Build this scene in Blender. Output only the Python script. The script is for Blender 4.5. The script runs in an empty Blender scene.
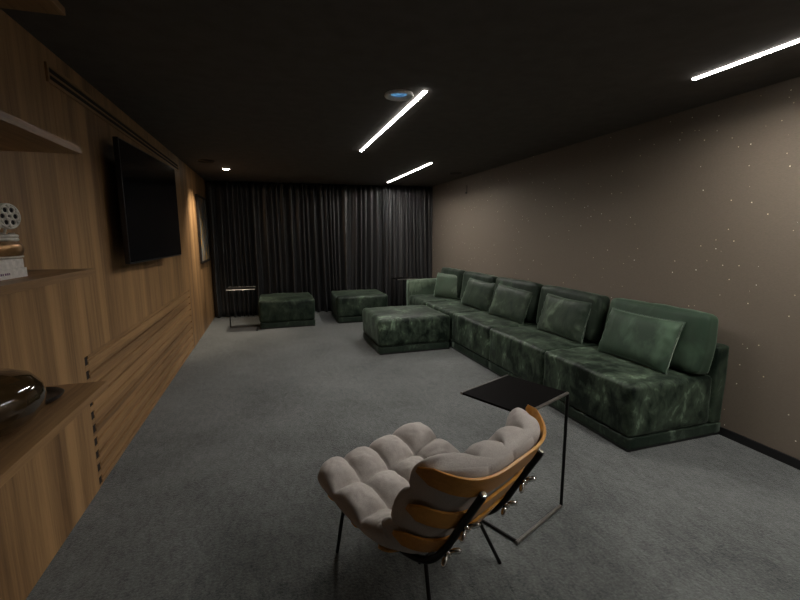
import bpy, bmesh, math, random
from mathutils import Vector, Matrix, noise

random.seed(7)
S = bpy.context.scene
COL = S.collection

# ------------------------------------------------------------------ camera, world, exposure
F_PX = 424.0
CAM_H = 1.6
YAW, PITCH, ROLL = math.radians(16.83), math.radians(8.77), math.radians(-0.24)
cy, sy, cp, sp = math.cos(YAW), math.sin(YAW), math.cos(PITCH), math.sin(PITCH)
fw = Vector((sy * cp, cy * cp, -sp))
r0 = Vector((cy, -sy, 0))
u0 = r0.cross(fw)
RT = r0 * math.cos(ROLL) + u0 * math.sin(ROLL)
UP = -r0 * math.sin(ROLL) + u0 * math.cos(ROLL)
cam_d = bpy.data.cameras.new('camera')
cam = bpy.data.objects.new('camera', cam_d)
COL.objects.link(cam)
cam_d.sensor_width = 36.0
cam_d.lens = F_PX * 36.0 / 800.0
cam_d.clip_start = 0.02
cam.matrix_world = Matrix(((RT.x, UP.x, -fw.x, 0.0), (RT.y, UP.y, -fw.y, 0.0), (RT.z, UP.z, -fw.z, CAM_H), (0, 0, 0, 1)))
S.camera = cam

world = bpy.data.worlds.new('world')
S.world = world
world.use_nodes = True
world.node_tree.nodes['Background'].inputs[0].default_value = (0.9, 0.95, 1.0, 1)
world.node_tree.nodes['Background'].inputs[1].default_value = 0.01

STRIP_POWER = 290.0
STRIP_COLOR = (1.0, 0.95, 0.885)
SPOT_POWER = 165.0

S.view_settings.view_transform = 'Standard'
S.view_settings.look = 'None'
S.view_settings.exposure = 0.0
S.view_settings.gamma = 1.0
S.view_settings.use_curve_mapping = False

# ------------------------------------------------------------------ room numbers
XL, XR = -1.12, 3.395
YF, YB = -2.2, 9.05
CEIL = 2.62

# ------------------------------------------------------------------ helpers
class NT:
    def __init__(s, name):
        s.m = bpy.data.materials.new(name)
        s.m.use_nodes = True
        s.t = s.m.node_tree
        s.b = s.t.nodes['Principled BSDF']
    def n(s, kind, **kw):
        nd = s.t.nodes.new(kind)
        for k, v in kw.items():
            if k.startswith('i_'):
                nd.inputs[k[2:].replace('_', ' ')].default_value = v
            else:
                setattr(nd, k, v)
        return nd
    def l(s, a, b):
        s.t.links.new(a, b)
    def set(s, **kw):
        for k, v in kw.items():
            s.b.inputs[k.replace('_', ' ')].default_value = v
    def coords(s, scale=(1, 1, 1), kind='Object', rnd=False):
        tc = s.n('ShaderNodeTexCoord')
        mp = s.n('ShaderNodeMapping')
        mp.inputs['Scale'].default_value = scale
        s.l(tc.outputs[kind], mp.inputs['Vector'])
        if rnd:
            oi = s.n('ShaderNodeObjectInfo')
            mu = s.n('ShaderNodeMath', operation='MULTIPLY')
            mu.inputs[1].default_value = 37.0
            s.l(oi.outputs['Random'], mu.inputs[0])
            s.l(mu.outputs[0], mp.inputs['Location'])
        return mp.outputs['Vector']
    def noise(s, vec, scale, detail=4, rough=0.5, dist=0.0):
        nd = s.n('ShaderNodeTexNoise')
        nd.inputs['Scale'].default_value = scale
        nd.inputs['Detail'].default_value = detail
        nd.inputs['Roughness'].default_value = rough
        nd.inputs['Distortion'].default_value = dist
        s.l(vec, nd.inputs['Vector'])
        return nd.outputs['Fac']
    def ramp(s, fac, stops):
        nd = s.n('ShaderNodeValToRGB')
        e = nd.color_ramp.elements
        while len(e) < len(stops):
            e.new(0.5)
        for el, (p, c) in zip(e, stops):
            el.position = p
            el.color = (*c, 1) if len(c) == 3 else c
        s.l(fac, nd.inputs['Fac'])
        return nd.outputs['Color']
    def bump(s, h, strength=0.3, dist=0.01):
        nd = s.n('ShaderNodeBump')
        nd.inputs['Strength'].default_value = strength
        nd.inputs['Distance'].default_value = dist
        s.l(h, nd.inputs['Height'])
        s.l(nd.outputs['Normal'], s.b.inputs['Normal'])

def mix_color(nt, fac, a, b, mode='MIX'):
    nd = nt.n('ShaderNodeMix', data_type='RGBA', blend_type=mode)
    if isinstance(fac, float):
        nd.inputs[0].default_value = fac
    else:
        nt.l(fac, nd.inputs[0])
    nt.l(a, nd.inputs[6])
    if isinstance(b, tuple):
        nd.inputs[7].default_value = (*b, 1)
    else:
        nt.l(b, nd.inputs[7])
    return nd.outputs[2]

def plain(name, col, rough=0.5, metal=0.0, bump=0.0, bscale=60.0, **kw):
    t = NT(name)
    v = t.coords()
    f = t.noise(v, bscale, 3)
    c = t.ramp(f, [(0.3, tuple(x * 0.85 for x in col)), (0.7, tuple(min(1, x * 1.12) for x in col))])
    t.l(c, t.b.inputs['Base Color'])
    t.set(Roughness=rough, Metallic=metal, **kw)
    if bump:
        t.bump(f, bump, 0.004)
    return t.m

def wood(name, grain_axis, plank=0.17, dark=(0.138, 0.073, 0.032), light=(0.425, 0.250, 0.112), plank_axis='Y', tint=1.0):
    """oak-like veneer; grain runs along grain_axis, tone changes from board to board"""
    t = NT(name)
    ax = 'XYZ'.index(grain_axis)
    sc = [1.0, 1.0, 1.0]
    sc[ax] = 0.045
    v = t.coords(tuple(sc))
    wide = t.noise(v, 7.0, 3, 0.55, 0.5)
    fine = t.noise(v, 75.0, 5, 0.65, 0.2)
    tc = t.n('ShaderNodeTexCoord')
    sep = t.n('ShaderNodeSeparateXYZ')
    t.l(tc.outputs['Object'], sep.inputs[0])
    dv = t.n('ShaderNodeMath', operation='DIVIDE'); dv.inputs[1].default_value = plank
    t.l(sep.outputs['XYZ'.index(plank_axis)], dv.inputs[0])
    fl = t.n('ShaderNodeMath', operation='FLOOR'); t.l(dv.outputs[0], fl.inputs[0])
    wn = t.n('ShaderNodeTexWhiteNoise', noise_dimensions='1D'); t.l(fl.outputs[0], wn.inputs['W'])
    a = t.n('ShaderNodeMath', operation='MULTIPLY_ADD'); a.inputs[1].default_value = 0.62
    t.l(wide, a.inputs[0])
    b = t.n('ShaderNodeMath', operation='MULTIPLY'); b.inputs[1].default_value = 0.34
    t.l(fine, b.inputs[0]); t.l(b.outputs[0], a.inputs[2])
    c = t.n('ShaderNodeMath', operation='MULTIPLY_ADD'); c.inputs[1].default_value = 0.10
    t.l(wn.outputs['Value'], c.inputs[0]); t.l(a.outputs[0], c.inputs[2])
    col = t.ramp(c.outputs[0], [(0.36, tuple(x * tint for x in dark)), (0.66, tuple(x * tint for x in light))])
    t.l(col, t.b.inputs['Base Color'])
    t.set(Roughness=0.5)
    t.b.inputs['Specular IOR Level'].default_value = 0.35
    t.bump(fine, 0.12, 0.002)
    return t.m

def velvet(name, lo, hi, scale=3.2, p0=0.40, p1=0.66, sheen=0.55):
    """crushed velvet: nap brushed in different directions reads as darker and lighter patches"""
    t = NT(name)
    v = t.coords((1, 1, 1), rnd=True)
    n1 = t.noise(v, scale, 3, 0.55, 0.6)
    v2 = t.coords((1.0, 1.0, 0.55), rnd=True)
    n2 = t.noise(v2, scale * 3.0, 4, 0.6, 0.7)
    ad = t.n('ShaderNodeMath', operation='MULTIPLY_ADD'); ad.inputs[1].default_value = 0.45
    t.l(n2, ad.inputs[0])
    ml = t.n('ShaderNodeMath', operation='MULTIPLY'); ml.inputs[1].default_value = 0.55
    t.l(n1, ml.inputs[0]); t.l(ml.outputs[0], ad.inputs[2])
    c = t.ramp(ad.outputs[0], [(p0, lo), (p0 * 0.4 + p1 * 0.6, tuple((a + b) / 2 * 0.50 for a, b in zip(lo, hi))), (p1, hi)])
    t.l(c, t.b.inputs['Base Color'])
    t.set(Roughness=0.55)
    t.b.inputs['Sheen Weight'].default_value = sheen
    t.b.inputs['Sheen Roughness'].default_value = 0.35
    t.b.inputs['Sheen Tint'].default_value = (0.58, 0.74, 0.58, 1)
    t.b.inputs['Specular IOR Level'].default_value = 0.2
    t.bump(n2, 0.35, 0.012)
    return t.m

def emit(name, col, strength):
    t = NT(name)
    t.set(Roughness=0.5)
    t.b.inputs['Base Color'].default_value = (0.8, 0.8, 0.8, 1)
    t.b.inputs['Emission Color'].default_value = (*col, 1)
    t.b.inputs['Emission Strength'].default_value = strength
    return t.m

class MB:
    """collects shapes into one mesh"""
    def __init__(s):
        s.bm = bmesh.new()
    def box(s, x0, x1, y0, y1, z0, z1, bevel=0.0):
        r = bmesh.ops.create_cube(s.bm, size=1.0)
        vs = r['verts']
        for v in vs:
            v.co = Vector(((x0 + x1) / 2 + v.co.x * (x1 - x0), (y0 + y1) / 2 + v.co.y * (y1 - y0), (z0 + z1) / 2 + v.co.z * (z1 - z0)))
        if bevel:
            es = list({e for v in vs for e in v.link_edges})
            bmesh.ops.bevel(s.bm, geom=es, offset=bevel, segments=2, affect='EDGES', profile=0.5)
        return s
    def tube(s, pts, r, seg=10, flat=1.0, cap=True):
        pts = [Vector(p) for p in pts]
        n = len(pts)
        rr = r if isinstance(r, (list, tuple)) else [r] * n
        T = [(pts[min(i + 1, n - 1)] - pts[max(i - 1, 0)]).normalized() for i in range(n)]
        ref = Vector((0, 0, 1)) if abs(T[0].z) < 0.9 else Vector((1, 0, 0))
        N = (ref - T[0] * ref.dot(T[0])).normalized()
        rings = []
        for i in range(n):
            N = (N - T[i] * N.dot(T[i])).normalized()
            B = T[i].cross(N)
            rings.append([s.bm.verts.new(pts[i] + (N * math.cos(2 * math.pi * k / seg) + B * math.sin(2 * math.pi * k / seg) * flat) * rr[i]) for k in range(seg)])
        for i in range(n - 1):
            for k in range(seg):
                s.bm.faces.new((rings[i][k], rings[i][(k + 1) % seg], rings[i + 1][(k + 1) % seg], rings[i + 1][k]))
        if cap:
            s.bm.faces.new(list(reversed(rings[0])))
            s.bm.faces.new(rings[-1])
        return s
    def loop(s, pts, r, seg=8):
        """closed tube"""
        pts = [Vector(p) for p in pts]
        n = len(pts)
        c = sum(pts, Vector()) / n
        rings = []
        for i in range(n):
            T = (pts[(i + 1) % n] - pts[i - 1]).normalized()
            N = (pts[i] - c); N = (N - T * N.dot(T)).normalized()
            B = T.cross(N)
            rings.append([s.bm.verts.new(pts[i] + (N * math.cos(2 * math.pi * k / seg) + B * math.sin(2 * math.pi * k / seg)) * r) for k in range(seg)])
        for i in range(n):
            j = (i + 1) % n
            for k in range(seg):
                s.bm.faces.new((rings[i][k], rings[i][(k + 1) % seg], rings[j][(k + 1) % seg], rings[j][k]))
        return s
    def lathe(s, prof, origin=(0, 0, 0), seg=32, axis='Z'):
        o = Vector(origin)
        rings = []
        for (r, h) in prof:
            ring = []
            if r < 1e-5:
                p = Vector((0, 0, h))
                ring = [p]
            else:
                ring = [Vector((r * math.cos(2 * math.pi * k / seg), r * math.sin(2 * math.pi * k / seg), h)) for k in range(seg)]
            if axis == 'X':
                ring = [Vector((p.z, p.x, p.y)) for p in ring]
            if axis == 'Y':
                ring = [Vector((p.y, p.z, p.x)) for p in ring]
            rings.append([s.bm.verts.new(p + o) for p in ring])
        for a, b in zip(rings, rings[1:]):
            for k in range(seg):
                k2 = (k + 1) % seg
                if len(a) == 1 and len(b) == 1:
                    continue
                if len(a) == 1:
                    s.bm.faces.new((a[0], b[k2], b[k]))
                elif len(b) == 1:
                    s.bm.faces.new((a[k], a[k2], b[0]))
                else:
                    s.bm.faces.new((a[k], a[k2], b[k2], b[k]))
        return s
    def grid(s, rows, close_u=False):
        vs = [[s.bm.verts.new(p) for p in row] for row in rows]
        for a, b in zip(vs, vs[1:]):
            m = len(a)
            for k in range(m if close_u else m - 1):
                s.bm.faces.new((a[k], a[(k + 1) % m], b[(k + 1) % m], b[k]))
        return vs
    def soft(s, cx, cy_, cz, hx, hy, hz, r, n=16, puff=0.0, wr=0.0, wscale=4.0, seed=0.0, sag=0.0):
        """upholstered block: rounded box with a puffed top and shallow creases"""
        old = len(s.bm.verts)
        r_ = bmesh.ops.create_cube(s.bm, size=2.0)
        es = list({e for v in r_['verts'] for e in v.link_edges})
        bmesh.ops.subdivide_edges(s.bm, edges=es, cuts=n, use_grid_fill=True)
        for v in list(s.bm.verts)[old:]:
            p = v.co.copy()
            q = Vector([math.copysign(1 - (1 - abs(c)) ** 1.5, c) for c in p])
            o = Vector((q.x * hx, q.y * hy, q.z * hz))
            inn = Vector((max(-hx + r, min(hx - r, o.x)), max(-hy + r, min(hy - r, o.y)), max(-hz + r, min(hz - r, o.z))))
            d = o - inn
            nn = d.normalized() if d.length > 1e-6 else Vector((0, 0, 0))
            out = inn + nn * r
            if q.z > 0:
                out.z += puff * (1 - q.x ** 2) * (1 - q.y ** 2) * q.z
            side = (1 - q.z ** 2)
            out.x += sag * side * math.copysign(abs(q.x) ** 3, q.x) * (1 - q.y ** 4)
            out.y += sag * side * math.copysign(abs(q.y) ** 3, q.y) * (1 - q.x ** 4)
            if wr and q.z > -0.92:
                w = noise.noise(Vector((out.x * wscale, out.y * wscale, out.z * wscale * 0.7 + seed)))
                w2 = noise.noise(Vector((out.x * wscale * 2.7 + 9, out.y * wscale * 2.7, out.z * wscale + seed)))
                out += nn * wr * (w + 0.5 * w2)
            v.co = out + Vector((cx, cy_, cz))
        return s
    def transform(s, M):
        bmesh.ops.transform(s.bm, matrix=M, verts=s.bm.verts)
        return s
    def build(s, name, mat, parent=None, smooth=False):
        bmesh.ops.recalc_face_normals(s.bm, faces=s.bm.faces)
        me = bpy.data.meshes.new(name)
        s.bm.to_mesh(me)
        s.bm.free()
        me.materials.append(mat)
        if smooth:
            me.polygons.foreach_set('use_smooth', [True] * len(me.polygons))
            if smooth == 'auto':
                me.set_sharp_from_angle(angle=math.radians(40))
        o = bpy.data.objects.new(name, me)
        COL.objects.link(o)
        if parent:
            o.parent = parent
        return o

def thing(name, label, cat, loc=(0, 0, 0), rz=0.0, group=None):
    o = bpy.data.objects.new(name, None)
    COL.objects.link(o)
    o.location = loc
    o.rotation_euler = (0, 0, rz)
    o.empty_display_size = 0.1
    return tag(o, label, cat, group)

def tag(o, label, cat, group=None):
    o['label'] = label
    o['category'] = cat
    if group:
        o['group'] = group
    return o

def struct(o):
    o['kind'] = 'structure'
    return o

def dup(root, loc, rz, label, group=None):
    r = root.copy(); COL.objects.link(r)
    r.location = loc; r.rotation_euler = (0, 0, rz)
    r['label'] = label
    if group:
        r['group'] = group
    for ch in list(root.children):
        c = ch.copy(); COL.objects.link(c); c.parent = r
        for g in list(ch.children):
            d = g.copy(); COL.objects.link(d); d.parent = c
    return r

# ------------------------------------------------------------------ materials
W_VERT = wood('oak veneer upright', 'Z')
W_SLAT = wood('oak veneer lengthwise', 'Y', plank=0.088, plank_axis='Z')
W_SHELF = wood('oak shelf', 'Y', plank=9.0, plank_axis='Z')
DARK_RECESS = plain('recess shade and black grille', (0.012, 0.006, 0.004), 0.8)  # near black colour stands for shade in slots and vent; grille is black
BLACK_METAL = plain('black powder coated steel', (0.012, 0.012, 0.012), 0.38, 0.6)
GREY_METAL = plain('brushed grey steel', (0.35, 0.34, 0.32), 0.35, 1.0)
CHROME = plain('polished steel', (0.75, 0.74, 0.70), 0.18, 1.0)
BLACK_PLASTIC = plain('black plastic', (0.010, 0.010, 0.011), 0.4)
PLY = wood('golden plywood', 'X', plank=9.0, plank_axis='Z', dark=(0.36, 0.145, 0.020), light=(0.62, 0.30, 0.060))
PLY.node_tree.nodes['Principled BSDF'].inputs['Roughness'].default_value = 0.33
PLINTH_VELVET = velvet('green velvet base band', (0.012, 0.022, 0.015), (0.085, 0.120, 0.088), 4.0, sheen=0.1)
GREEN = velvet('crushed dark green velvet', (0.0022, 0.0064, 0.0038), (0.175, 0.250, 0.170), 4.4, 0.43, 0.68, 0.22)
GREEN_MID = velvet('dark green velvet', (0.0030, 0.0085, 0.0050), (0.125, 0.180, 0.120), 3.4, 0.40, 0.69, 0.22)
GREEN_BACK = velvet('shaded dark green velvet', (0.0030, 0.0085, 0.0050), (0.060, 0.090, 0.060), 2.8, 0.40, 0.70, 0.4)  # darker copy of the sofa velvet with shade put into the colour
GREEN_PILLOW = velvet('brushed mid green velvet', (0.008, 0.018, 0.011), (0.115, 0.155, 0.108), 3.0, 0.36, 0.68, 0.5)
GREEN_SMOOTH = velvet('smooth green velvet', (0.026, 0.054, 0.033), (0.070, 0.115, 0.075), 1.6, 0.3, 0.7, 0.6)
GREEN_PALE = velvet('pale brushed green velvet', (0.055, 0.090, 0.060), (0.155, 0.205, 0.145), 2.0, 0.35, 0.65, 0.7)

t = NT('grey cut pile carpet')
v = t.coords()
n1 = t.noise(v, 1.3, 4, 0.6, 0.3)
n2 = t.noise(v, 70.0, 3, 0.75)
n3 = t.noise(t.coords((1, 0.45, 1)), 24.0, 5, 0.75, 0.6)
m1 = t.n('ShaderNodeMath', operation='MULTIPLY_ADD'); m1.inputs[1].default_value = 0.36
t.l(n2, m1.inputs[0])
m2 = t.n('ShaderNodeMath', operation='MULTIPLY_ADD'); m2.inputs[1].default_value = 0.30
t.l(n1, m2.inputs[0])
m3 = t.n('ShaderNodeMath', operation='MULTIPLY'); m3.inputs[1].default_value = 0.34
t.l(n3, m3.inputs[0]); t.l(m3.outputs[0], m2.inputs[2]); t.l(m2.outputs[0], m1.inputs[2])
t.l(t.ramp(m1.outputs[0], [(0.36, (0.022, 0.026, 0.026)), (0.63, (0.158, 0.168, 0.164))]), t.b.inputs['Base Color'])
t.set(Roughness=0.95)
t.b.inputs['Specular IOR Level'].default_value = 0.1
t.b.inputs['Sheen Weight'].default_value = 0.45
t.b.inputs['Sheen Roughness'].default_value = 0.4
t.bump(n2, 0.6, 0.01)
CARPET = t.m

CEILING = plain('near black ceiling paint', (0.085, 0.074, 0.066), 0.85, bscale=8)

t = NT('taupe wallpaper with gold flecks')
v = t.coords((1, 1.0, 9.0))
lin = t.noise(v, 55.0, 3, 0.6)
cloud = t.noise(t.coords(), 1.7, 3, 0.5)
base = t.ramp(lin, [(0.3, (0.146, 0.120, 0.094)), (0.7, (0.184, 0.152, 0.120))])
# scattered gold flecks, their glints put in as paler base colours
vo = t.n('ShaderNodeTexVoronoi', feature='F1'); vo.inputs['Scale'].default_value = 19.0
tc = t.coords((0.0, 1, 1)); t.l(tc, vo.inputs['Vector'])
near = t.n('ShaderNodeMath', operation='LESS_THAN'); near.inputs[1].default_value = 0.085
t.l(vo.outputs['Distance'], near.inputs[0])
sepc = t.n('ShaderNodeSeparateColor'); t.l(vo.outputs['Color'], sepc.inputs[0])
clus = t.noise(t.coords((0, 1, 0.6)), 2.2, 2, 0.5)
thr = t.n('ShaderNodeMath', operation='MULTIPLY_ADD'); thr.inputs[1].default_value = -2.4; thr.inputs[2].default_value = 1.86
t.l(clus, thr.inputs[0])
pick = t.n('ShaderNodeMath', operation='GREATER_THAN'); t.l(sepc.outputs[0], pick.inputs[0]); t.l(thr.outputs[0], pick.inputs[1])
fk = t.n('ShaderNodeMath', operation='MULTIPLY'); t.l(near.outputs[0], fk.inputs[0]); t.l(pick.outputs[0], fk.inputs[1])
goldv = t.ramp(sepc.outputs[1], [(0.0, (0.45, 0.36, 0.25)), (0.5, (0.9, 0.76, 0.52)), (0.8, (1.0, 0.95, 0.82))])
t.l(mix_color(t, fk.outputs[0], base, goldv), t.b.inputs['Base Color'])
t.set(Roughness=0.75)
t.b.inputs['Specular IOR Level'].default_value = 0.25
t.bump(lin, 0.15, 0.003)
WALLPAPER = t.m

t = NT('black satin curtain')
v = t.coords((1, 1, 0.05))
f = t.noise(v, 30.0, 3)
t.l(t.ramp(f, [(0.3, (0.010, 0.010, 0.0105)), (0.7, (0.028, 0.028, 0.029))]), t.b.inputs['Base Color'])
t.set(Roughness=0.34)
t.b.inputs['Specular IOR Level'].default_value = 1.0
t.b.inputs['Sheen Weight'].default_value = 0.03
t.b.inputs['Sheen Roughness'].default_value = 0.3
CURTAIN = t.m

t = NT('grey linen upholstery')
v = t.coords()
f = t.noise(v, 260.0, 3, 0.6)
g = t.noise(v, 14.0, 4, 0.6)
c1 = t.ramp(f, [(0.3, (0.37, 0.34, 0.315)), (0.7, (0.49, 0.455, 0.425))])
t.l(c1, t.b.inputs['Base Color'])
t.set(Roughness=0.9)
t.b.inputs['Specular IOR Level'].default_value = 0.15
t.b.inputs['Sheen Weight'].default_value = 0.15
t.bump(g, 0.25, 0.012)
LINEN = t.m

# ------------------------------------------------------------------ room shell
struct(MB().box(XL - 0.2, XR + 0.2, YF - 0.2, YB + 0.2, -0.1, 0).build('floor', CARPET))
struct(MB().box(XL - 0.2, XR + 0.2, YF - 0.2, YB + 0.2, CEIL, CEIL + 0.1).build('ceiling', CEILING))
struct(MB().box(XR, XR + 0.15, YF - 0.15, YB + 0.15, 0, CEIL).build('wall_right', WALLPAPER))
struct(MB().box(XL - 0.1, XR, YB, YB + 0.15, 0, CEIL).build('wall_back', CEILING))
struct(MB().box(XL - 0.1, XR, YF - 0.15, YF, 0, CEIL).build('wall_front', CEILING))
struct(MB().box(XR - 0.014, XR, YF, YB, 0, 0.066, 0.002).build('baseboard_right', BLACK_PLASTIC))
# timber lining of the left wall, in flush sheets around the grooved panel
G0, G1, GTOP = 2.955, 6.50, 0.865
wl = MB()
wl.box(XL - 0.14, XL - 0.045, YF, YB, 0, CEIL)
ys = [YF, -1.2, 0.1, 1.45, G0]
for a, b in zip(ys, ys[1:]):
    wl.box(XL - 0.045, XL, a + 0.0012, b - 0.0012, 0, CEIL)
ys = [G0, 4.73, G1]
for a, b in zip(ys, ys[1:]):
    wl.box(XL - 0.045, XL, a + 0.0012, b - 0.0012, GTOP, CEIL)
wl.box(XL - 0.045, XL, G1 + 0.0012, 8.0, 0, CEIL)
wl.box(XL - 0.045, XL, 8.0024, YB, 0, CEIL)
struct(wl.build('wall_left', W_VERT))

# ------------------------------------------------------------------ grooved cabinet panel under the television
gp = thing('grooved_panel', 'low oak panel with horizontal grooves below the television', 'panel', (XL, G0, 0))
P = 0.088
pm = MB()
for i in range(11):
    z0 = 0.004 if i == 0 else 0.043 + P * (i - 1) + 0.009
    z1 = 0.043 + P * i - 0.009
    if i == 10:
        z1 = GTOP - 0.003
    if z1 - z0 < 0.02:
        pm.box(-0.02, 0, 0.052, G1 - G0 - 0.004, z0, z1)
        continue
    h = 0.018
    lo_cut = 0 if i == 0 else h
    hi_cut = 0 if i == 10 else h
    pm.box(-0.02, 0, 0.052, G1 - G0 - 0.004, z0, z1, 0.003)
    pm.box(-0.02, -0.0005, 0.002, 0.052, z0 + lo_cut, z1 - hi_cut)
pm.build('slatted_face', W_SLAT, gp)
MB().box(-0.043, -0.020, 0.002, G1 - G0 - 0.004, 0.004, GTOP - 0.003).build('backing_board', W_SLAT, gp)
for i in range(10):
    zc = 0.043 + P * i
    MB().box(-0.0199, -0.004, 0.0035, 0.0515, max(zc - 0.0265, 0.008), zc + 0.0265, 0.002).build('finger_slot_shade', DARK_RECESS, gp)  # dark block fills the notch, its colour giving the recess shade

# ------------------------------------------------------------------ vent slot over the television
vt = thing('air_vent', 'long dark slotted air vent in the oak wall above the television', 'vent', (XL, 2.90, 2.43))
L = 3.48
fm = MB()
fm.box(0.0, 0.012, 0, L, 0.0, 0.018); fm.box(0.0, 0.012, 0, L, 0.085, 0.10)
fm.box(0.0, 0.012, 0, 0.02, 0.018, 0.085); fm.box(0.0, 0.012, L - 0.02, L, 0.018, 0.085)
fm.build('frame', W_SHELF, vt)
MB().box(0.0, 0.003, 0.02, L - 0.02, 0.018, 0.085).build('slot', DARK_RECESS, vt)  # flat dark sheet; the shade inside the vent is in its colour
MB().box(0.003, 0.010, 0.02, L - 0.02, 0.047, 0.056).build('louver', W_SHELF, vt)

# ------------------------------------------------------------------ wall shelves
SX, SE = -0.752, 2.195
def shelf(z0, z1, label):
    o = MB().box(XL, SX, -1.4, SE, z0, z1, 0.0015).build('wall_shelf', W_SHELF)
    return tag(o, label, 'shelf', 'oak shelves on the left wall')
shelf(2.485, 2.515, 'dark oak shelf close under the ceiling, topmost on the left wall')
shelf(1.944, 1.973, 'long oak wall shelf above the film projector, its shaded underside showing')
shelf(1.429, 1.458, 'oak wall shelf carrying the white books and the film projector')
shelf(0.906, 0.938, 'oak counter shelf carrying the dark glass vase, lowest on the wall')

# white books under the projector
def book(z, h, x0, x1, y0, y1, label):
    b = thing('book', label, 'book', (0, 0, z), 0, 'white books under the projector')
    cv = MB()
    cv.box(x0, x1, y0, y1, 0, 0.003); cv.box(x0, x1, y0, y1, h - 0.003, h); cv.box(x1 - 0.003, x1, y0, y1, 0.003, h - 0.003)
    cv.build('cover', BOOK_COVER, b)
    MB().box(x0 + 0.004, x1 - 0.003, y0 + 0.004, y1 - 0.004, 0.003, h - 0.003).build('pages', PAPER, b)
    return b
BOOK_COVER = plain('white book cover', (0.85, 0.82, 0.79), 0.45)
PAPER = plain('book paper', (0.52, 0.50, 0.47), 0.9)
INK = plain('violet spine print', (0.20, 0.10, 0.22), 0.6)
b1 = book(1.4585, 0.032, -1.06, -0.838, 1.49, 1.838, 'white hardback book lying directly on the shelf, below another')
b2 = book(1.491, 0.031, -1.06, -0.842, 1.49, 1.832, 'white hardback book on top of the pair, under the projector')
sp_ = MB()
for k in range(7):
    sp_.box(-0.8379, -0.8374, 1.655 + k * 0.012, 1.655 + k * 0.012 + (0.008 if k % 3 else 0.005), 0.013, 0.020)
sp_.build('spine_print', INK, b1)

# film projector ornament
BRONZE = plain('antique bronze', (0.40, 0.24, 0.12), 0.3, 0.9)
PEWTER = plain('worn silver', (0.80, 0.78, 0.72), 0.38, 0.6)
pr = thing('film_projector', 'small silver and bronze film projector ornament standing on white books', 'ornament', (-0.94, 1.83, 1.5225))
bd = MB()
bd.lathe([(0, 0.0), (0.070, 0.0), (0.092, 0.010), (0.099, 0.030), (0.094, 0.048), (0.076, 0.060), (0, 0.062)], seg=36)
bd.build('body', BRONZE, pr, 'auto')
MB().lathe([(0.078, 0.0), (0.094, 0.003), (0.094, 0.008), (0.086, 0.009)], seg=36).build('foot_ring', PEWTER, pr, 'auto')
def reel(parent, c, R, th, axis):
    m = MB()
    def pt(a, r, d):
        if axis == 'X':
            return Vector((d, r * math.cos(a), r * math.sin(a)))
        return Vector((r * math.cos(a), r * math.sin(a), d))
    for d in (-th, th):
        m.loop([pt(2 * math.pi * k / 32, R, d) for k in range(32)], R * 0.10)
        m.loop([pt(2 * math.pi * k / 20, R * 0.22, d) for k in range(20)], R * 0.11)
        for h in range(6):
            hc = pt(2 * math.pi * h / 6, R * 0.60, d)
            m.loop([hc + pt(2 * math.pi * k / 14, R * 0.285, 0) for k in range(14)], R * 0.085, 6)
            m.tube([pt(2 * math.pi * (h + 0.5) / 6, R * 0.72, d), pt(2 * math.pi * (h + 0.5) / 6, R * 0.97, d)], R * 0.16, 6)
            m.tube([pt(2 * math.pi * (h + 0.5) / 6, R * 0.2, d), pt(2 * math.pi * (h + 0.5) / 6, R * 0.42, d)], R * 0.12, 6)
    o = m.build('film_reel', PEWTER, parent, True)
    o.location = c
    core = MB().lathe([(0, -th * 0.6), (R * 0.9, -th * 0.6), (R * 0.9, th * 0.6), (0, th * 0.6)], seg=24, axis='X' if axis == 'X' else 'Z').build('film_roll', BLACK_PLASTIC, o)
    return o
r1 = reel(pr, (0.02, 0.105, 0.150), 0.043, 0.006, 'X')
r1.rotation_euler = (0, 0, math.radians(-18))
r2 = reel(pr, (0.0, 0.015, 0.072), 0.074, 0.006, 'Z')
MB().tube([(0.0, 0.088, 0.045), (0.008, 0.105, 0.10), (0.014, 0.110, 0.150)], 0.0045).build('reel_arm', PEWTER, pr, True)
MB().lathe([(0, -0.03), (0.016, -0.03), (0.016, 0.02), (0.021, 0.024), (0.021, 0.04), (0, 0.04)], (0.02, -0.02, 0.115), 20, 'Y').build('lens', PEWTER, pr, 'auto')

# dark glass vase on a black tray
t = NT('smoked brown glass')
f = t.noise(t.coords(), 3.0, 2)
t.l(t.ramp(f, [(0.3, (0.020, 0.012, 0.005)), (0.7, (0.075, 0.045, 0.018))]), t.b.inputs['Base Color'])
t.set(Roughness=0.05)
t.b.inputs['Coat Weight'].default_value = 0.6
t.b.inputs['Coat Roughness'].default_value = 0.02
SMOKED = t.m
ty = tag(MB().lathe([(0, 0), (0.10, 0.0), (0.15, 0.010), (0.172, 0.028), (0.168, 0.030), (0.145, 0.016), (0, 0.012)], seg=40).build('tray', BLACK_PLASTIC, None, True),
         'black shallow tray beside the dark glass vase on the counter', 'tray')
ty.scale = (0.62, 0.62, 1.0)
ty.location = (-0.945, 1.975, 0.9382)
vz = MB()
vz.lathe([(0, 0.0), (0.10, 0.0), (0.155, 0.022), (0.190, 0.062), (0.200, 0.100), (0.190, 0.140), (0.160, 0.175), (0.105, 0.198), (0.060, 0.206),
          (0.052, 0.212), (0.050, 0.216), (0.045, 0.214), (0.042, 0.200), (0, 0.19)], seg=48)
va = tag(vz.build('vase', SMOKED, None, True), 'squat dark brown glass vase reflecting the lights on the counter', 'vase')
va.location = (-0.965, 1.705, 0.9384)
va.scale = (0.88, 1.0, 1.0)

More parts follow.
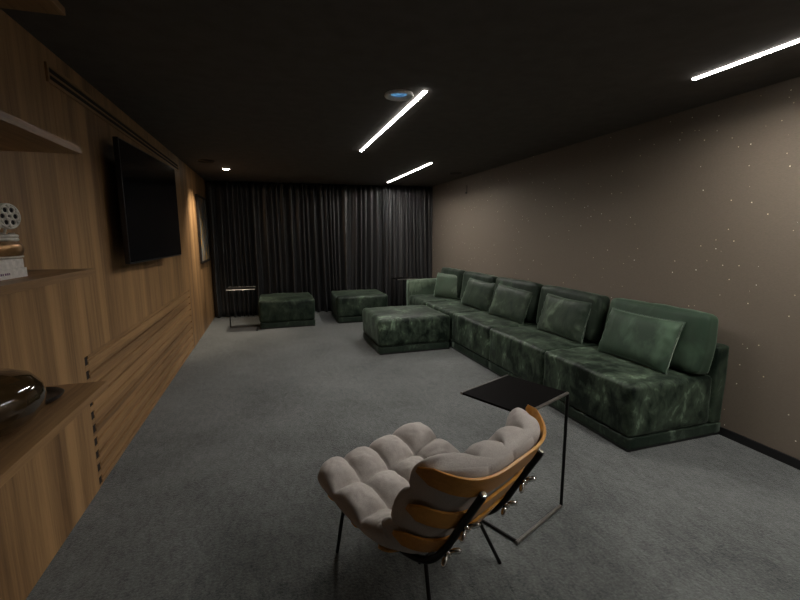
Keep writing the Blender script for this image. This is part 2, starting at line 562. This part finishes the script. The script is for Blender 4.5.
# ------------------------------------------------------------------ television
TVA = math.atan2(0.072, 1.50)
tv = thing('television', 'large black flat screen television mounted on the oak wall', 'television', (-0.998, 3.585, 1.39), -TVA)
TW, TH = 1.515, 0.905
SCREEN = plain('glossy black screen', (0.004, 0.004, 0.005), 0.12)
MB().box(-0.035, 0, 0, TW, 0, TH, 0.004).build('casing', BLACK_PLASTIC, tv)
MB().box(-0.075, -0.035, TW * 0.12, TW * 0.88, TH * 0.12, TH * 0.7, 0.006).build('rear_housing', BLACK_PLASTIC, tv)
MB().box(0.0, 0.0015, 0.010, TW - 0.010, 0.014, TH - 0.010).build('screen', SCREEN, tv)
MB().box(-0.120, -0.075, TW * 0.35, TW * 0.65, TH * 0.3, TH * 0.55).build('wall_bracket', BLACK_METAL, tv)

# ------------------------------------------------------------------ framed picture
t = NT('abstract painting')
v = t.coords()
a = t.noise(t.coords((1, 1.5, 1)), 3.0, 4, 0.6, 0.8)
sky = t.ramp(a, [(0.30, (0.030, 0.040, 0.050)), (0.5, (0.14, 0.155, 0.17)), (0.62, (0.32, 0.33, 0.32)), (0.75, (0.08, 0.10, 0.11))])
st = t.noise(t.coords((1, 5.0, 1.2)), 3.4, 2, 0.5)
gm = t.n('ShaderNodeMath', operation='GREATER_THAN'); gm.inputs[1].default_value = 0.575
t.l(st, gm.inputs[0])
t.l(mix_color(t, gm.outputs[0], sky, (0.65, 0.36, 0.05)), t.b.inputs['Base Color'])
t.set(Roughness=0.35)
ART = t.m
pc = thing('framed_picture', 'tall framed abstract picture in grey and gold beside the curtain', 'picture', (XL, 7.62, 1.14))
PW, PH = 1.02, 1.12
fm = MB()
fm.box(0, 0.035, 0, PW, 0, 0.035, 0.002); fm.box(0, 0.035, 0, PW, PH - 0.035, PH, 0.002)
fm.box(0, 0.035, 0, 0.035, 0.035, PH - 0.035, 0.002); fm.box(0, 0.035, PW - 0.035, PW, 0.035, PH - 0.035, 0.002)
fm.build('frame', plain('dark walnut frame', (0.012, 0.008, 0.006), 0.5), pc)
MB().box(0.004, 0.020, 0.035, PW - 0.035, 0.035, PH - 0.035).build('canvas', ART, pc)

# ------------------------------------------------------------------ curtains
def drape(x0, x1, y0, period, label, seed, amp):
    nx = int((x1 - x0) / 0.0085)
    rows = []
    nz = 22
    for j in range(nz + 1):
        z = 0.012 + (CEIL - 0.02 - 0.012) * j / nz
        h = 1 - z / CEIL
        row = []
        for i in range(nx + 1):
            x = x0 + (x1 - x0) * i / nx
            lean = 0.10 * h * h * noise.noise(Vector((x * 1.1 + seed, 0.0, 2.0))) + 0.03 * h * noise.noise(Vector((x * 2.5, z * 0.8, seed)))
            xs = x + lean
            ph = xs / period + 1.5 * noise.noise(Vector((xs * 2.3 + seed, 5.0, 0.0)))
            a = amp * (0.65 + 0.5 * h) * (0.75 + 0.55 * noise.noise(Vector((xs * 3.1, seed, 8.0))))
            s_ = math.sin(2 * math.pi * ph)
            g_ = math.sin(2 * math.pi * (ph * 0.41 + 0.3 * noise.noise(Vector((xs * 1.3, 3.0, seed)))))
            y = y0 - a * math.copysign(abs(s_) ** 0.8, s_) * (0.90 + 0.30 * g_) - 0.22 * a * g_ - 0.25 * a * math.sin(4 * math.pi * ph + 1.0 + 2.0 * h + seed) + 0.03 * h * noise.noise(Vector((xs * 1.7, z * 0.5, seed + 3)))
            row.append(Vector((x, y, z)))
        rows.append(row)
    m = MB()
    m.grid(rows)
    o = m.build('curtain', CURTAIN, None, True)
    sol = o.modifiers.new('thickness', 'SOLIDIFY'); sol.thickness = 0.003
    return tag(o, label, 'curtain', 'black curtains across the back wall')
drape(XL + 0.02, 2.28, 8.86, 0.118, 'wide black pleated curtain covering most of the back wall', 1.3, 0.072)
drape(2.29, XR - 0.01, 8.72, 0.100, 'narrower black pleated curtain in the corner behind the sofa', 6.1, 0.060)

# ------------------------------------------------------------------ ceiling lamps
STRIP = emit('glowing strip diffuser', STRIP_COLOR, STRIP_POWER)
HALO_LIP = emit('added halo lip glow', STRIP_COLOR, STRIP_POWER * 0.032)  # faint glow added on the lips to make a halo on the ceiling
def strip(x, y0, y1, label):
    o = thing('linear_ceiling_light', label, 'light', (x, (y0 + y1) / 2, CEIL), 0, 'linear ceiling lights')
    hl = (y1 - y0) / 2
    MB().box(-0.0125, 0.0125, -hl, hl, -0.007, -0.003).build('diffuser', STRIP, o)
    e = MB()  # added lips also cut off grazing light toward the upper walls
    for q in (-1, 1):
        e.box(min(q * 0.0125, q * 0.0145), max(q * 0.0125, q * 0.0145), -hl, hl, -0.0125, -0.003)
        e.box(-0.0145, 0.0145, min(q * hl, q * (hl + 0.003)), max(q * hl, q * (hl + 0.003)), -0.0125, -0.003)
    e.build('halo_lip', HALO_LIP, o)
    MB().box(-0.017, 0.017, -hl - 0.006, hl + 0.006, -0.003, 0.0).build('housing', BLACK_METAL, o)
    return o
strip(1.112, 3.03, 5.31, 'bright linear ceiling light running right beside the blue-lit round spotlight')
strip(2.262, 5.91, 8.27, 'bright linear ceiling light nearest to the curtain')
strip(2.745, -1.0, 2.31, 'bright linear ceiling light near the sparkly wall, cut by the right photo edge')


WHITE_TRIM = plain('white lamp trim', (0.80, 0.78, 0.77), 0.4)
# round recessed spotlight glowing blue
rs = thing('round_spotlight', 'round white ceiling spotlight with a blue glowing centre', 'light', (0.957, 3.168, CEIL))
MB().lathe([(0.104, 0.0), (0.108, -0.012), (0.102, -0.020), (0.090, -0.021), (0.066, -0.008), (0.062, -0.002), (0.062, 0.0)], seg=40).build('trim_ring', WHITE_TRIM, rs, 'auto')
t = NT('blue spotlight lens')
f = t.noise(t.coords(), 30.0, 2)
t.l(t.ramp(f, [(0.4, (0.01, 0.05, 0.25)), (0.62, (0.25, 0.65, 1.0))]), t.b.inputs['Emission Color'])
t.b.inputs['Emission Strength'].default_value = 0.55
t.b.inputs['Base Color'].default_value = (0.02, 0.06, 0.2, 1)
MB().lathe([(0, -0.0065), (0.035, -0.006), (0.0595, -0.0025)], seg=32).build('lens', t.m, rs, True)

# downlight washing the picture
dl = thing('downlight', 'small warm glowing downlight in the ceiling near the framed picture', 'light', (-0.60, 7.29, CEIL))
MB().lathe([(0.072, 0.0), (0.074, -0.006), (0.062, -0.008), (0.058, 0.0)], seg=32).build('trim_ring', BLACK_METAL, dl, 'auto')
MB().lathe([(0, -0.020), (0.030, -0.016), (0.055, -0.004)], seg=24).build('bulb', emit('warm bulb', (1.0, 0.82, 0.62), 30.0), dl, True)
sd = bpy.data.lights.new('downlight_beam', 'SPOT')
sd.energy = SPOT_POWER; sd.color = (1.0, 0.87, 0.68); sd.spot_size = math.radians(92); sd.spot_blend = 0.9; sd.shadow_soft_size = 0.06
so = bpy.data.objects.new('downlight_beam', sd); COL.objects.link(so); so.parent = dl
so.location = (0, 0, -0.03); so.rotation_euler = (0, math.radians(17), 0)

def ceiling_speaker(x, y, label):
    o = thing('ceiling_speaker', label, 'speaker', (x, y, CEIL), 0, 'black ceiling speakers')
    MB().lathe([(0.115, 0.0), (0.118, -0.006), (0.108, -0.009), (0.104, 0.0)], seg=36).build('rim', BLACK_PLASTIC, o, 'auto')
    MB().lathe([(0, -0.006), (0.104, -0.005)], seg=36).build('grille', DARK_RECESS, o, True)
ceiling_speaker(-0.80, 6.62, 'black round ceiling speaker near the oak wall, beside the warm downlight')
ceiling_speaker(3.04, 6.78, 'black round ceiling speaker near the taupe wall above the sofa')

hc = thing('hanging_cable', 'short black cable with a round tip hanging high on the taupe wall', 'cable', (XR - 0.012, 7.06, 2.34))
MB().tube([(0.0, 0, 0.0), (0.002, 0.004, 0.06), (0.0, 0, 0.12)], 0.007, 8).build('cord', BLACK_PLASTIC, hc, True)
MB().lathe([(0, -0.026), (0.014, -0.020), (0.020, -0.006), (0.014, 0.010), (0, 0.014)], (-0.010, 0, -0.006), 16).build('tip', BLACK_PLASTIC, hc, True)

# ------------------------------------------------------------------ ottomans
def ottoman(loc, w, d, h, rz, label, mat, seed):
    o = thing('ottoman', label, 'ottoman', loc, rz, 'green velvet ottomans')
    MB().soft(w / 2, d / 2, (h + 0.105) / 2, w / 2, d / 2, (h - 0.105) / 2, 0.045, 20, 0.022, 0.012, 5.0, seed, 0.012).build('cushion', mat, o, True)
    MB().soft(w / 2, d / 2, 0.062, w / 2 - 0.004, d / 2 - 0.004, 0.044, 0.008, 6).build('base_band', PLINTH_VELVET, o, True)
    MB().box(0.012, w - 0.012, 0.012, d - 0.012, 0.0, 0.020).build('plinth_shade', BLACK_PLASTIC, o)  # black strip set nearly flush, imitating the shadow under the band
    return o
ottoman((1.322, 5.345, 0), 1.035, 1.0, 0.485, math.radians(0.7), 'green velvet ottoman pushed against the front of the sofa', GREEN, 3.0)
ottoman((-0.240, 7.50, 0), 0.945, 0.95, 0.492, math.radians(0.3), 'green velvet ottoman next to the black table by the curtain', GREEN_MID, 11.0)
ottoman((1.105, 7.575, 0), 0.955, 0.92, 0.492, math.radians(-0.5), 'green velvet ottoman by the curtain, partly behind another ottoman', GREEN_MID, 23.0)

# ------------------------------------------------------------------ sofa
SR = math.radians(0.9)
SO = (2.446, 2.308, 0)
sofa = thing('sectional_sofa', 'long dark green velvet sectional sofa along the taupe wall', 'sofa', SO, SR)
MOD, DEP, NM = 1.03, 0.938, 5
BX = 0.785            # where the back frame starts
for i in range(NM):
    y0 = i * MOD
    last = i == NM - 1
    my = MOD - (0.18 if last else 0.0)
    seat = MB().soft(BX / 2 + 0.012, y0 + my / 2, 0.308, BX / 2 + 0.012, my / 2 + 0.001, 0.200, 0.036, 24, 0.020, 0.012, 5.5, i * 7.7, 0.010).build('seat', GREEN, sofa, True)
    MB().soft(DEP / 2 + 0.004, y0 + MOD / 2, 0.062, DEP / 2 - 0.001, MOD / 2 - 0.001, 0.044, 0.008, 6).build('base_band', PLINTH_VELVET, seat, True)
    MB().box(0.008, DEP - 0.008, y0 + 0.008, y0 + MOD - 0.008, 0.0, 0.020).build('plinth_shade', BLACK_PLASTIC, seat)  # dark strip standing in for the shadow line along the floor
    MB().soft((BX + DEP) / 2 + 0.015, y0 + MOD / 2, 0.423, (DEP - BX) / 2 - 0.012, MOD / 2 + 0.001, 0.315, 0.022, 12, 0.006, 0.006, 5.0, i * 3.1, 0.006).build('back_frame', GREEN_MID, sofa, True)
MB().soft(BX / 2 + 0.005, NM * MOD - 0.09, 0.445, BX / 2 - 0.002, 0.085, 0.335, 0.04, 14, 0.006, 0.008, 5.0, 41.0, 0.006).build('armrest', GREEN_PALE, sofa, True)
for i in range(NM):
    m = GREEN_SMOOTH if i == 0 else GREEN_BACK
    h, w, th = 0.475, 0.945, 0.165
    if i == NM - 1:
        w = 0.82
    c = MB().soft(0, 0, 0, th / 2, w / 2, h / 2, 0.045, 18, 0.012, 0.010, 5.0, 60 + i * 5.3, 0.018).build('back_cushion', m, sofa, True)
    lean = math.radians([9, 8, 10, 8, 9][i])
    c.rotation_euler = (0, lean, math.radians([0.6, -0.8, 0.5, -0.6, 0.6][i]))
    c.location = (0.645 + (0.038 if i == 0 else 0.03), i * MOD + (0.458 if i == 0 else 0.49 if i < NM - 1 else 0.42), 0.512 + h / 2 * math.cos(lean) + th / 2 * math.sin(lean))

# ------------------------------------------------------------------ throw pillows
def pillow_mesh(w, h, T, seed):
    m = MB()
    n = 22
    fr, bk = [], []
    out = []
    for j in range(n + 1):
        rf, rb = [], []
        for i in range(n + 1):
            u = -1 + 2 * i / n; v_ = -1 + 2 * j / n
            u = math.copysign(1 - (1 - abs(u)) ** 1.35, u); v_ = math.copysign(1 - (1 - abs(v_)) ** 1.35, v_)
            py = w / 2 * u * (1 - 0.045 * (1 - v_ * v_) * abs(u))
            pz = h / 2 * v_ * (1 - 0.055 * (1 - u * u) * abs(v_))
            tt = T / 2 * (max(0, (1 - u ** 4)) * max(0, (1 - v_ ** 4))) ** 0.42
            wr = 0.010 * noise.noise(Vector((py * 6 + seed, pz * 6, 1.0))) * (tt / (T / 2))
            crease = 0.012 * max(0, abs(u) - 0.72) / 0.28 * math.sin(pz * 70 + seed) * (tt / (T / 2))
            rf.append(Vector((-tt + wr + crease, py, pz)))
            rb.append(Vector((tt + wr * 0.5, py, pz)))
        fr.append(rf); bk.append(rb)
    m.grid(fr); m.grid(bk)
    bmesh.ops.remove_doubles(m.bm, verts=m.bm.verts, dist=0.0005)
    edge = [fr[0][i] for i in range(n + 1)] + [fr[j][n] for j in range(1, n + 1)] + [fr[n][i] for i in range(n - 1, -1, -1)] + [fr[j][0] for j in range(n - 1, 0, -1)]
    return m, edge
PIPING = velvet('pale green piping', (0.07, 0.10, 0.075), (0.16, 0.20, 0.16), 9.0)
def pillow(loc, w, h, T, lean, yaw, roll, mat, label, seed):
    o = thing('throw_pillow', label, 'pillow', loc, 0, 'green velvet throw pillows')
    o.rotation_euler = (roll, lean, yaw)
    m, edge = pillow_mesh(w, h, T, seed)
    m.build('cover', mat, o, True)
    MB().loop([Vector((0, p.y * 1.003, p.z * 1.003)) for p in edge], 0.0055, 6).build('piping', PIPING, o, True)
R = math.radians
pillow((2.965, 2.800, 0.712), 0.71, 0.43, 0.15, R(20), R(2), 0, GREEN_SMOOTH, 'smooth bright green throw pillow at the near end of the sofa', 1.0)
pillow((2.970, 3.770, 0.718), 0.70, 0.43, 0.15, R(17), R(2), 0, GREEN_PILLOW, 'dark green throw pillow second from the near end of the sofa', 4.0)
pillow((2.925, 4.76, 0.715), 0.68, 0.43, 0.15, R(20), R(9), R(3), GREEN_PILLOW, 'dark green throw pillow in the middle of the row of five', 9.0)
pillow((2.925, 5.64, 0.715), 0.68, 0.43, 0.15, R(20), R(9), R(2), GREEN_PILLOW, 'dark green throw pillow second from the armrest end', 14.0)
pillow((2.90, 6.70, 0.72), 0.52, 0.43, 0.17, R(15), R(36), R(2), GREEN_PALE, 'pale green throw pillow next to the armrest, angled outward', 20.0)

# ------------------------------------------------------------------ C-shaped side tables
TABLE_TOP = plain('matt black table top', (0.003, 0.0025, 0.0025), 0.6)
TABLE_TOP.node_tree.nodes['Principled BSDF'].inputs['Specular IOR Level'].default_value = 0.03
def side_table(loc, rz, label):
    # local x along the long edge, local y across; upright at (0,0)
    o = thing('side_table', label, 'table', loc, rz, 'black C-shaped side tables')
    w, d, h = 0.45, 0.40, 0.708
    MB().box(-w, 0, 0.005, d - 0.005, h - 0.006, h + 0.006, 0.002).build('tabletop', TABLE_TOP, o)
    for yy in (0.0, d):
        MB().tube([(-w, yy, h), (0, yy, h)], 0.0085, 10).build('edge_rod', EDGE_ROD, o, 'auto')
    MB().tube([(0, 0, h), (0, 0, 0.012)], 0.0095, 10).build('upright', BLACK_METAL, o, 'auto')
    MB().tube([(0.0, 0, 0.011), (-w - 0.012, 0, 0.011)], 0.0105, 10).build('foot_bar', EDGE_ROD, o, 'auto')
    MB().tube([(-w, 0.0, 0.010), (-w, d, 0.010)], 0.0085, 10).build('foot_bar', BLACK_METAL, o, 'auto')
    return o
EDGE_ROD = plain('dark polished steel rod', (0.26, 0.25, 0.235), 0.3, 0.9)
tb = side_table((1.572, 1.922, 0), math.atan2(0.187, 0.41), 'black C-shaped side table between the grey armchair and the sofa')
# mirrored copies: turned so that the upright stands on the far left
dup(tb, (-0.735, 7.80, 0), math.radians(180), 'black C-shaped side table by the curtain, left of an ottoman')
dup(tb, (2.40, 8.50, 0), math.radians(180), 'black C-shaped side table by the curtain, beside the sofa armrest')

# ------------------------------------------------------------------ lounge chair
cw = Vector((0.883, 0.469, 0)); cw.normalize()
ch = thing('lounge_chair', 'grey tufted lounge chair with curved golden wood slats and black steel legs', 'armchair', (0.635, 1.7985, 0), math.atan2(cw.y, cw.x))
# local axes: x = across the chair, y = towards its front (-y is the back)
PATH = [(-0.42, 0.385), (-0.32, 0.345), (-0.17, 0.30), (0.0, 0.262), (0.13, 0.25), (0.24, 0.285), (0.315, 0.37), (0.37, 0.47), (0.43, 0.58), (0.49, 0.69), (0.525, 0.765)]
def cr(p, t_):
    n = len(p) - 1
    x = t_ * n; i = min(int(x), n - 1); f_ = x - i
    q = [p[max(i - 1, 0)], p[i], p[i + 1], p[min(i + 2, n)]]
    return tuple(0.5 * ((2 * q[1][k]) + (-q[0][k] + q[2][k]) * f_ + (2 * q[0][k] - 5 * q[1][k] + 4 * q[2][k] - q[3][k]) * f_ ** 2 + (-q[0][k] + 3 * q[1][k] - 3 * q[2][k] + q[3][k]) * f_ ** 3) for k in (0, 1))
# arc-length table
NS = 400
tab = [cr(PATH, i / NS) for i in range(NS + 1)]
acc = [0.0]
for a, b in zip(tab, tab[1:]):
    acc.append(acc[-1] + math.hypot(b[0] - a[0], b[1] - a[1]))
LEN = acc[-1]
def at(s):
    """point and inward normal at arc length fraction s, in chair space (y forward)"""
    d = max(0.0, min(1.0, s)) * LEN
    lo = 0
    hi = NS
    while hi - lo > 1:
        mid = (lo + hi) // 2
        if acc[mid] <= d:
            lo = mid
        else:
            hi = mid
    f_ = (d - acc[lo]) / max(1e-9, acc[hi] - acc[lo])
    p = (tab[lo][0] + (tab[hi][0] - tab[lo][0]) * f_, tab[lo][1] + (tab[hi][1] - tab[lo][1]) * f_)
    i0, i1 = max(0, lo - 6), min(NS, hi + 6)
    tx, tz = tab[i1][0] - tab[i0][0], tab[i1][1] - tab[i0][1]
    l_ = math.hypot(tx, tz)
    ex = d - s * LEN
    pt = Vector((0, -(p[0] - ex * tx / l_), p[1] - ex * tz / l_))
    return pt, Vector((0, tz / l_, tx / l_)), Vector((0, -tx / l_, tz / l_))
HWID = 0.375
def bend(x, s):
    f_ = max(0.0, min(1.0, (s - 0.35) / 0.3))
    return (0.065 + 0.095 * f_) * (abs(x) / HWID) ** (2.6 + 1.6 * f_)
# cushion
XO = 0.0
NU, NV = 104, 150
TUFT_X, TUFT_S = 4, 6
def puff_cell(t_, n, pw):
    """1 in the middle of each tuft cell, 0 on the seams, staying full along the outer rim"""
    c = t_ * n
    d = min(c, n - c)
    if d < 0.5:
        return 1.0 - 0.10 * (1 - 2 * d)
    return abs(math.sin(math.pi * c)) ** pw
def cush(u, s, top):
    v_ = 2 * s - 1
    pt, nrm, tan = at(s)
    fx = puff_cell((u + 1) / 2, TUFT_X, 0.36)
    fs = puff_cell(s, TUFT_S, 0.36)
    edge = (max(0.0, 1 - abs(u) ** 9) * max(0.0, 1 - abs(v_) ** 22)) ** 0.5
    wid = HWID * (1 - 0.05 * max(0.0, min(1.0, (s - 0.45) / 0.2)))
    x = wid * u * (1 - 0.10 * abs(v_) ** 14) * (1 + 0.02 * (fs - 0.7) * abs(u) ** 6)
    if top:
        th = 0.040 + 0.026 * fx + 0.026 * fs + 0.056 * fx * fs
        th += 0.007 * noise.noise(Vector((x * 14, s * 20, 0))) + 0.004 * noise.noise(Vector((x * 40, s * 55, 3)))
    else:
        th = -0.002 - 0.010 * fx * fs
    mid = 0.042
    off = mid + (th - mid) * edge
    end = (0.030 * (fx - 0.75) - 0.05 * abs(u) ** 8) * (abs(v_) ** 12) * (1 if s > 0.5 else -1)
    return pt + Vector((x + XO, 0, 0)) + nrm * (off + bend(x, s)) + tan * end
m = MB()
for top in (True, False):
    rows = [[cush(math.copysign(1 - (1 - abs(-1 + 2 * i / NU)) ** 1.15, -1 + 2 * i / NU), 0.005 + 0.99 * j / NV, top) for i in range(NU + 1)] for j in range(NV + 1)]
    m.grid(rows)
bmesh.ops.remove_doubles(m.bm, verts=m.bm.verts, dist=0.0008)
# close the rim between the two sheets
bed = [e for e in m.bm.edges if len(e.link_faces) == 1]
if bed:
    bmesh.ops.holes_fill(m.bm, edges=bed, sides=0)
m.build('cushion', LINEN, ch, True)
# plywood slats
def slat(sc, half, hw, parent):
    mm = MB()
    N = 30
    rows = []
    for i in range(N + 1):
        u = -1 + 2 * i / N
        x = hw * u
        tap = 1 - 0.14 * abs(u) ** 3
        if abs(u) > 0.94:
            tap *= math.sqrt(max(0.05, 1 - ((abs(u) - 0.94) / 0.065) ** 2))
        ring = []
        for (ds, dn) in ((-1, -0.026), (1, -0.026), (1, -0.013), (-1, -0.013)):
            s = sc + ds * half * tap / LEN
            pt, nrm, tan = at(s)
            ring.append(pt + Vector((x + XO, 0, 0)) + nrm * (bend(x, s) + dn ))
        rows.append(ring)
    vs = mm.grid(rows, close_u=True)
    mm.bm.faces.new(vs[0]); mm.bm.faces.new(list(reversed(vs[-1])))
    o = mm.build('slat', PLY, parent, 'auto')
    bv = o.modifiers.new('bevel', 'BEVEL'); bv.width = 0.002; bv.segments = 2; bv.limit_method = 'ANGLE'
    return o
for sc in (0.950, 0.79, 0.650, 0.42, 0.27, 0.12):
    slat(sc, 0.050 if sc > 0.5 else 0.042, 0.388 if sc > 0.9 else 0.372 if sc > 0.5 else 0.335, ch)
# rails that carry the slats
for sx in (-1, 1):
    pts = []
    x = XO + sx * 0.215
    for k in range(41):
        s = 0.06 + 0.875 * k / 40
        pt, nrm, tan = at(s)
        pts.append(pt + Vector((x, 0, 0)) + nrm * (bend(0.215, s) - 0.040))
    rail = MB().tube(pts, 0.0155, 10).build('rail', BLACK_METAL, ch, 'auto')
    e = pts[-1]
    d = (pts[-1] - pts[-2]).normalized()
    MB().tube([e - d * 0.001, e + d * 0.004], 0.010, 10).build('end_cap', CHROME, rail, 'auto')
# wing nuts fixing slats to the rails
for sx in (-1, 1):
    for s in (0.79, 0.650):
        pt, nrm, tan = at(s)
        c = pt + Vector((XO + sx * 0.215, 0, 0)) + nrm * (bend(0.215, s) - 0.052)
        mm = MB()
        mm.tube([c + nrm * 0.012, c - nrm * 0.022], [0.010, 0.008], 10)
        for q in (-1, 1):
            wdir = (Vector((q, 0, 0)) * 0.85 + tan * q * 0.5).normalized()
            mm.tube([c - nrm * 0.006 + wdir * 0.006, c - nrm * 0.016 + wdir * 0.026, c - nrm * 0.026 + wdir * 0.042, c - nrm * 0.030 + wdir * 0.050],
                    [0.007, 0.012, 0.011, 0.004], 8)
        mm.build('wing_nut', CHROME, ch, True)
# legs
def leg(sx, sy_):
    if sy_ > 0:
        top, foot = Vector((sx * 0.265, 0.255, 0.275)), Vector((sx * 0.265, 0.319, 0.0))
    else:
        top, foot = Vector((sx * 0.190, -0.215, 0.230)), Vector((sx * 0.255, -0.310, 0.0))
    MB().tube([top, foot], 0.0095, 10).build('leg', BLACK_METAL, ch, 'auto')
for sx in (-1, 1):
    for sy_ in (-1, 1):
        leg(sx, sy_)
for (hw_, yy, zz) in ((0.27, 0.255, 0.273), (0.22, -0.205, 0.228)):
    MB().tube([(-hw_, yy, zz), (hw_, yy, zz)], 0.008, 10).build('crossbar', BLACK_METAL, ch, 'auto')
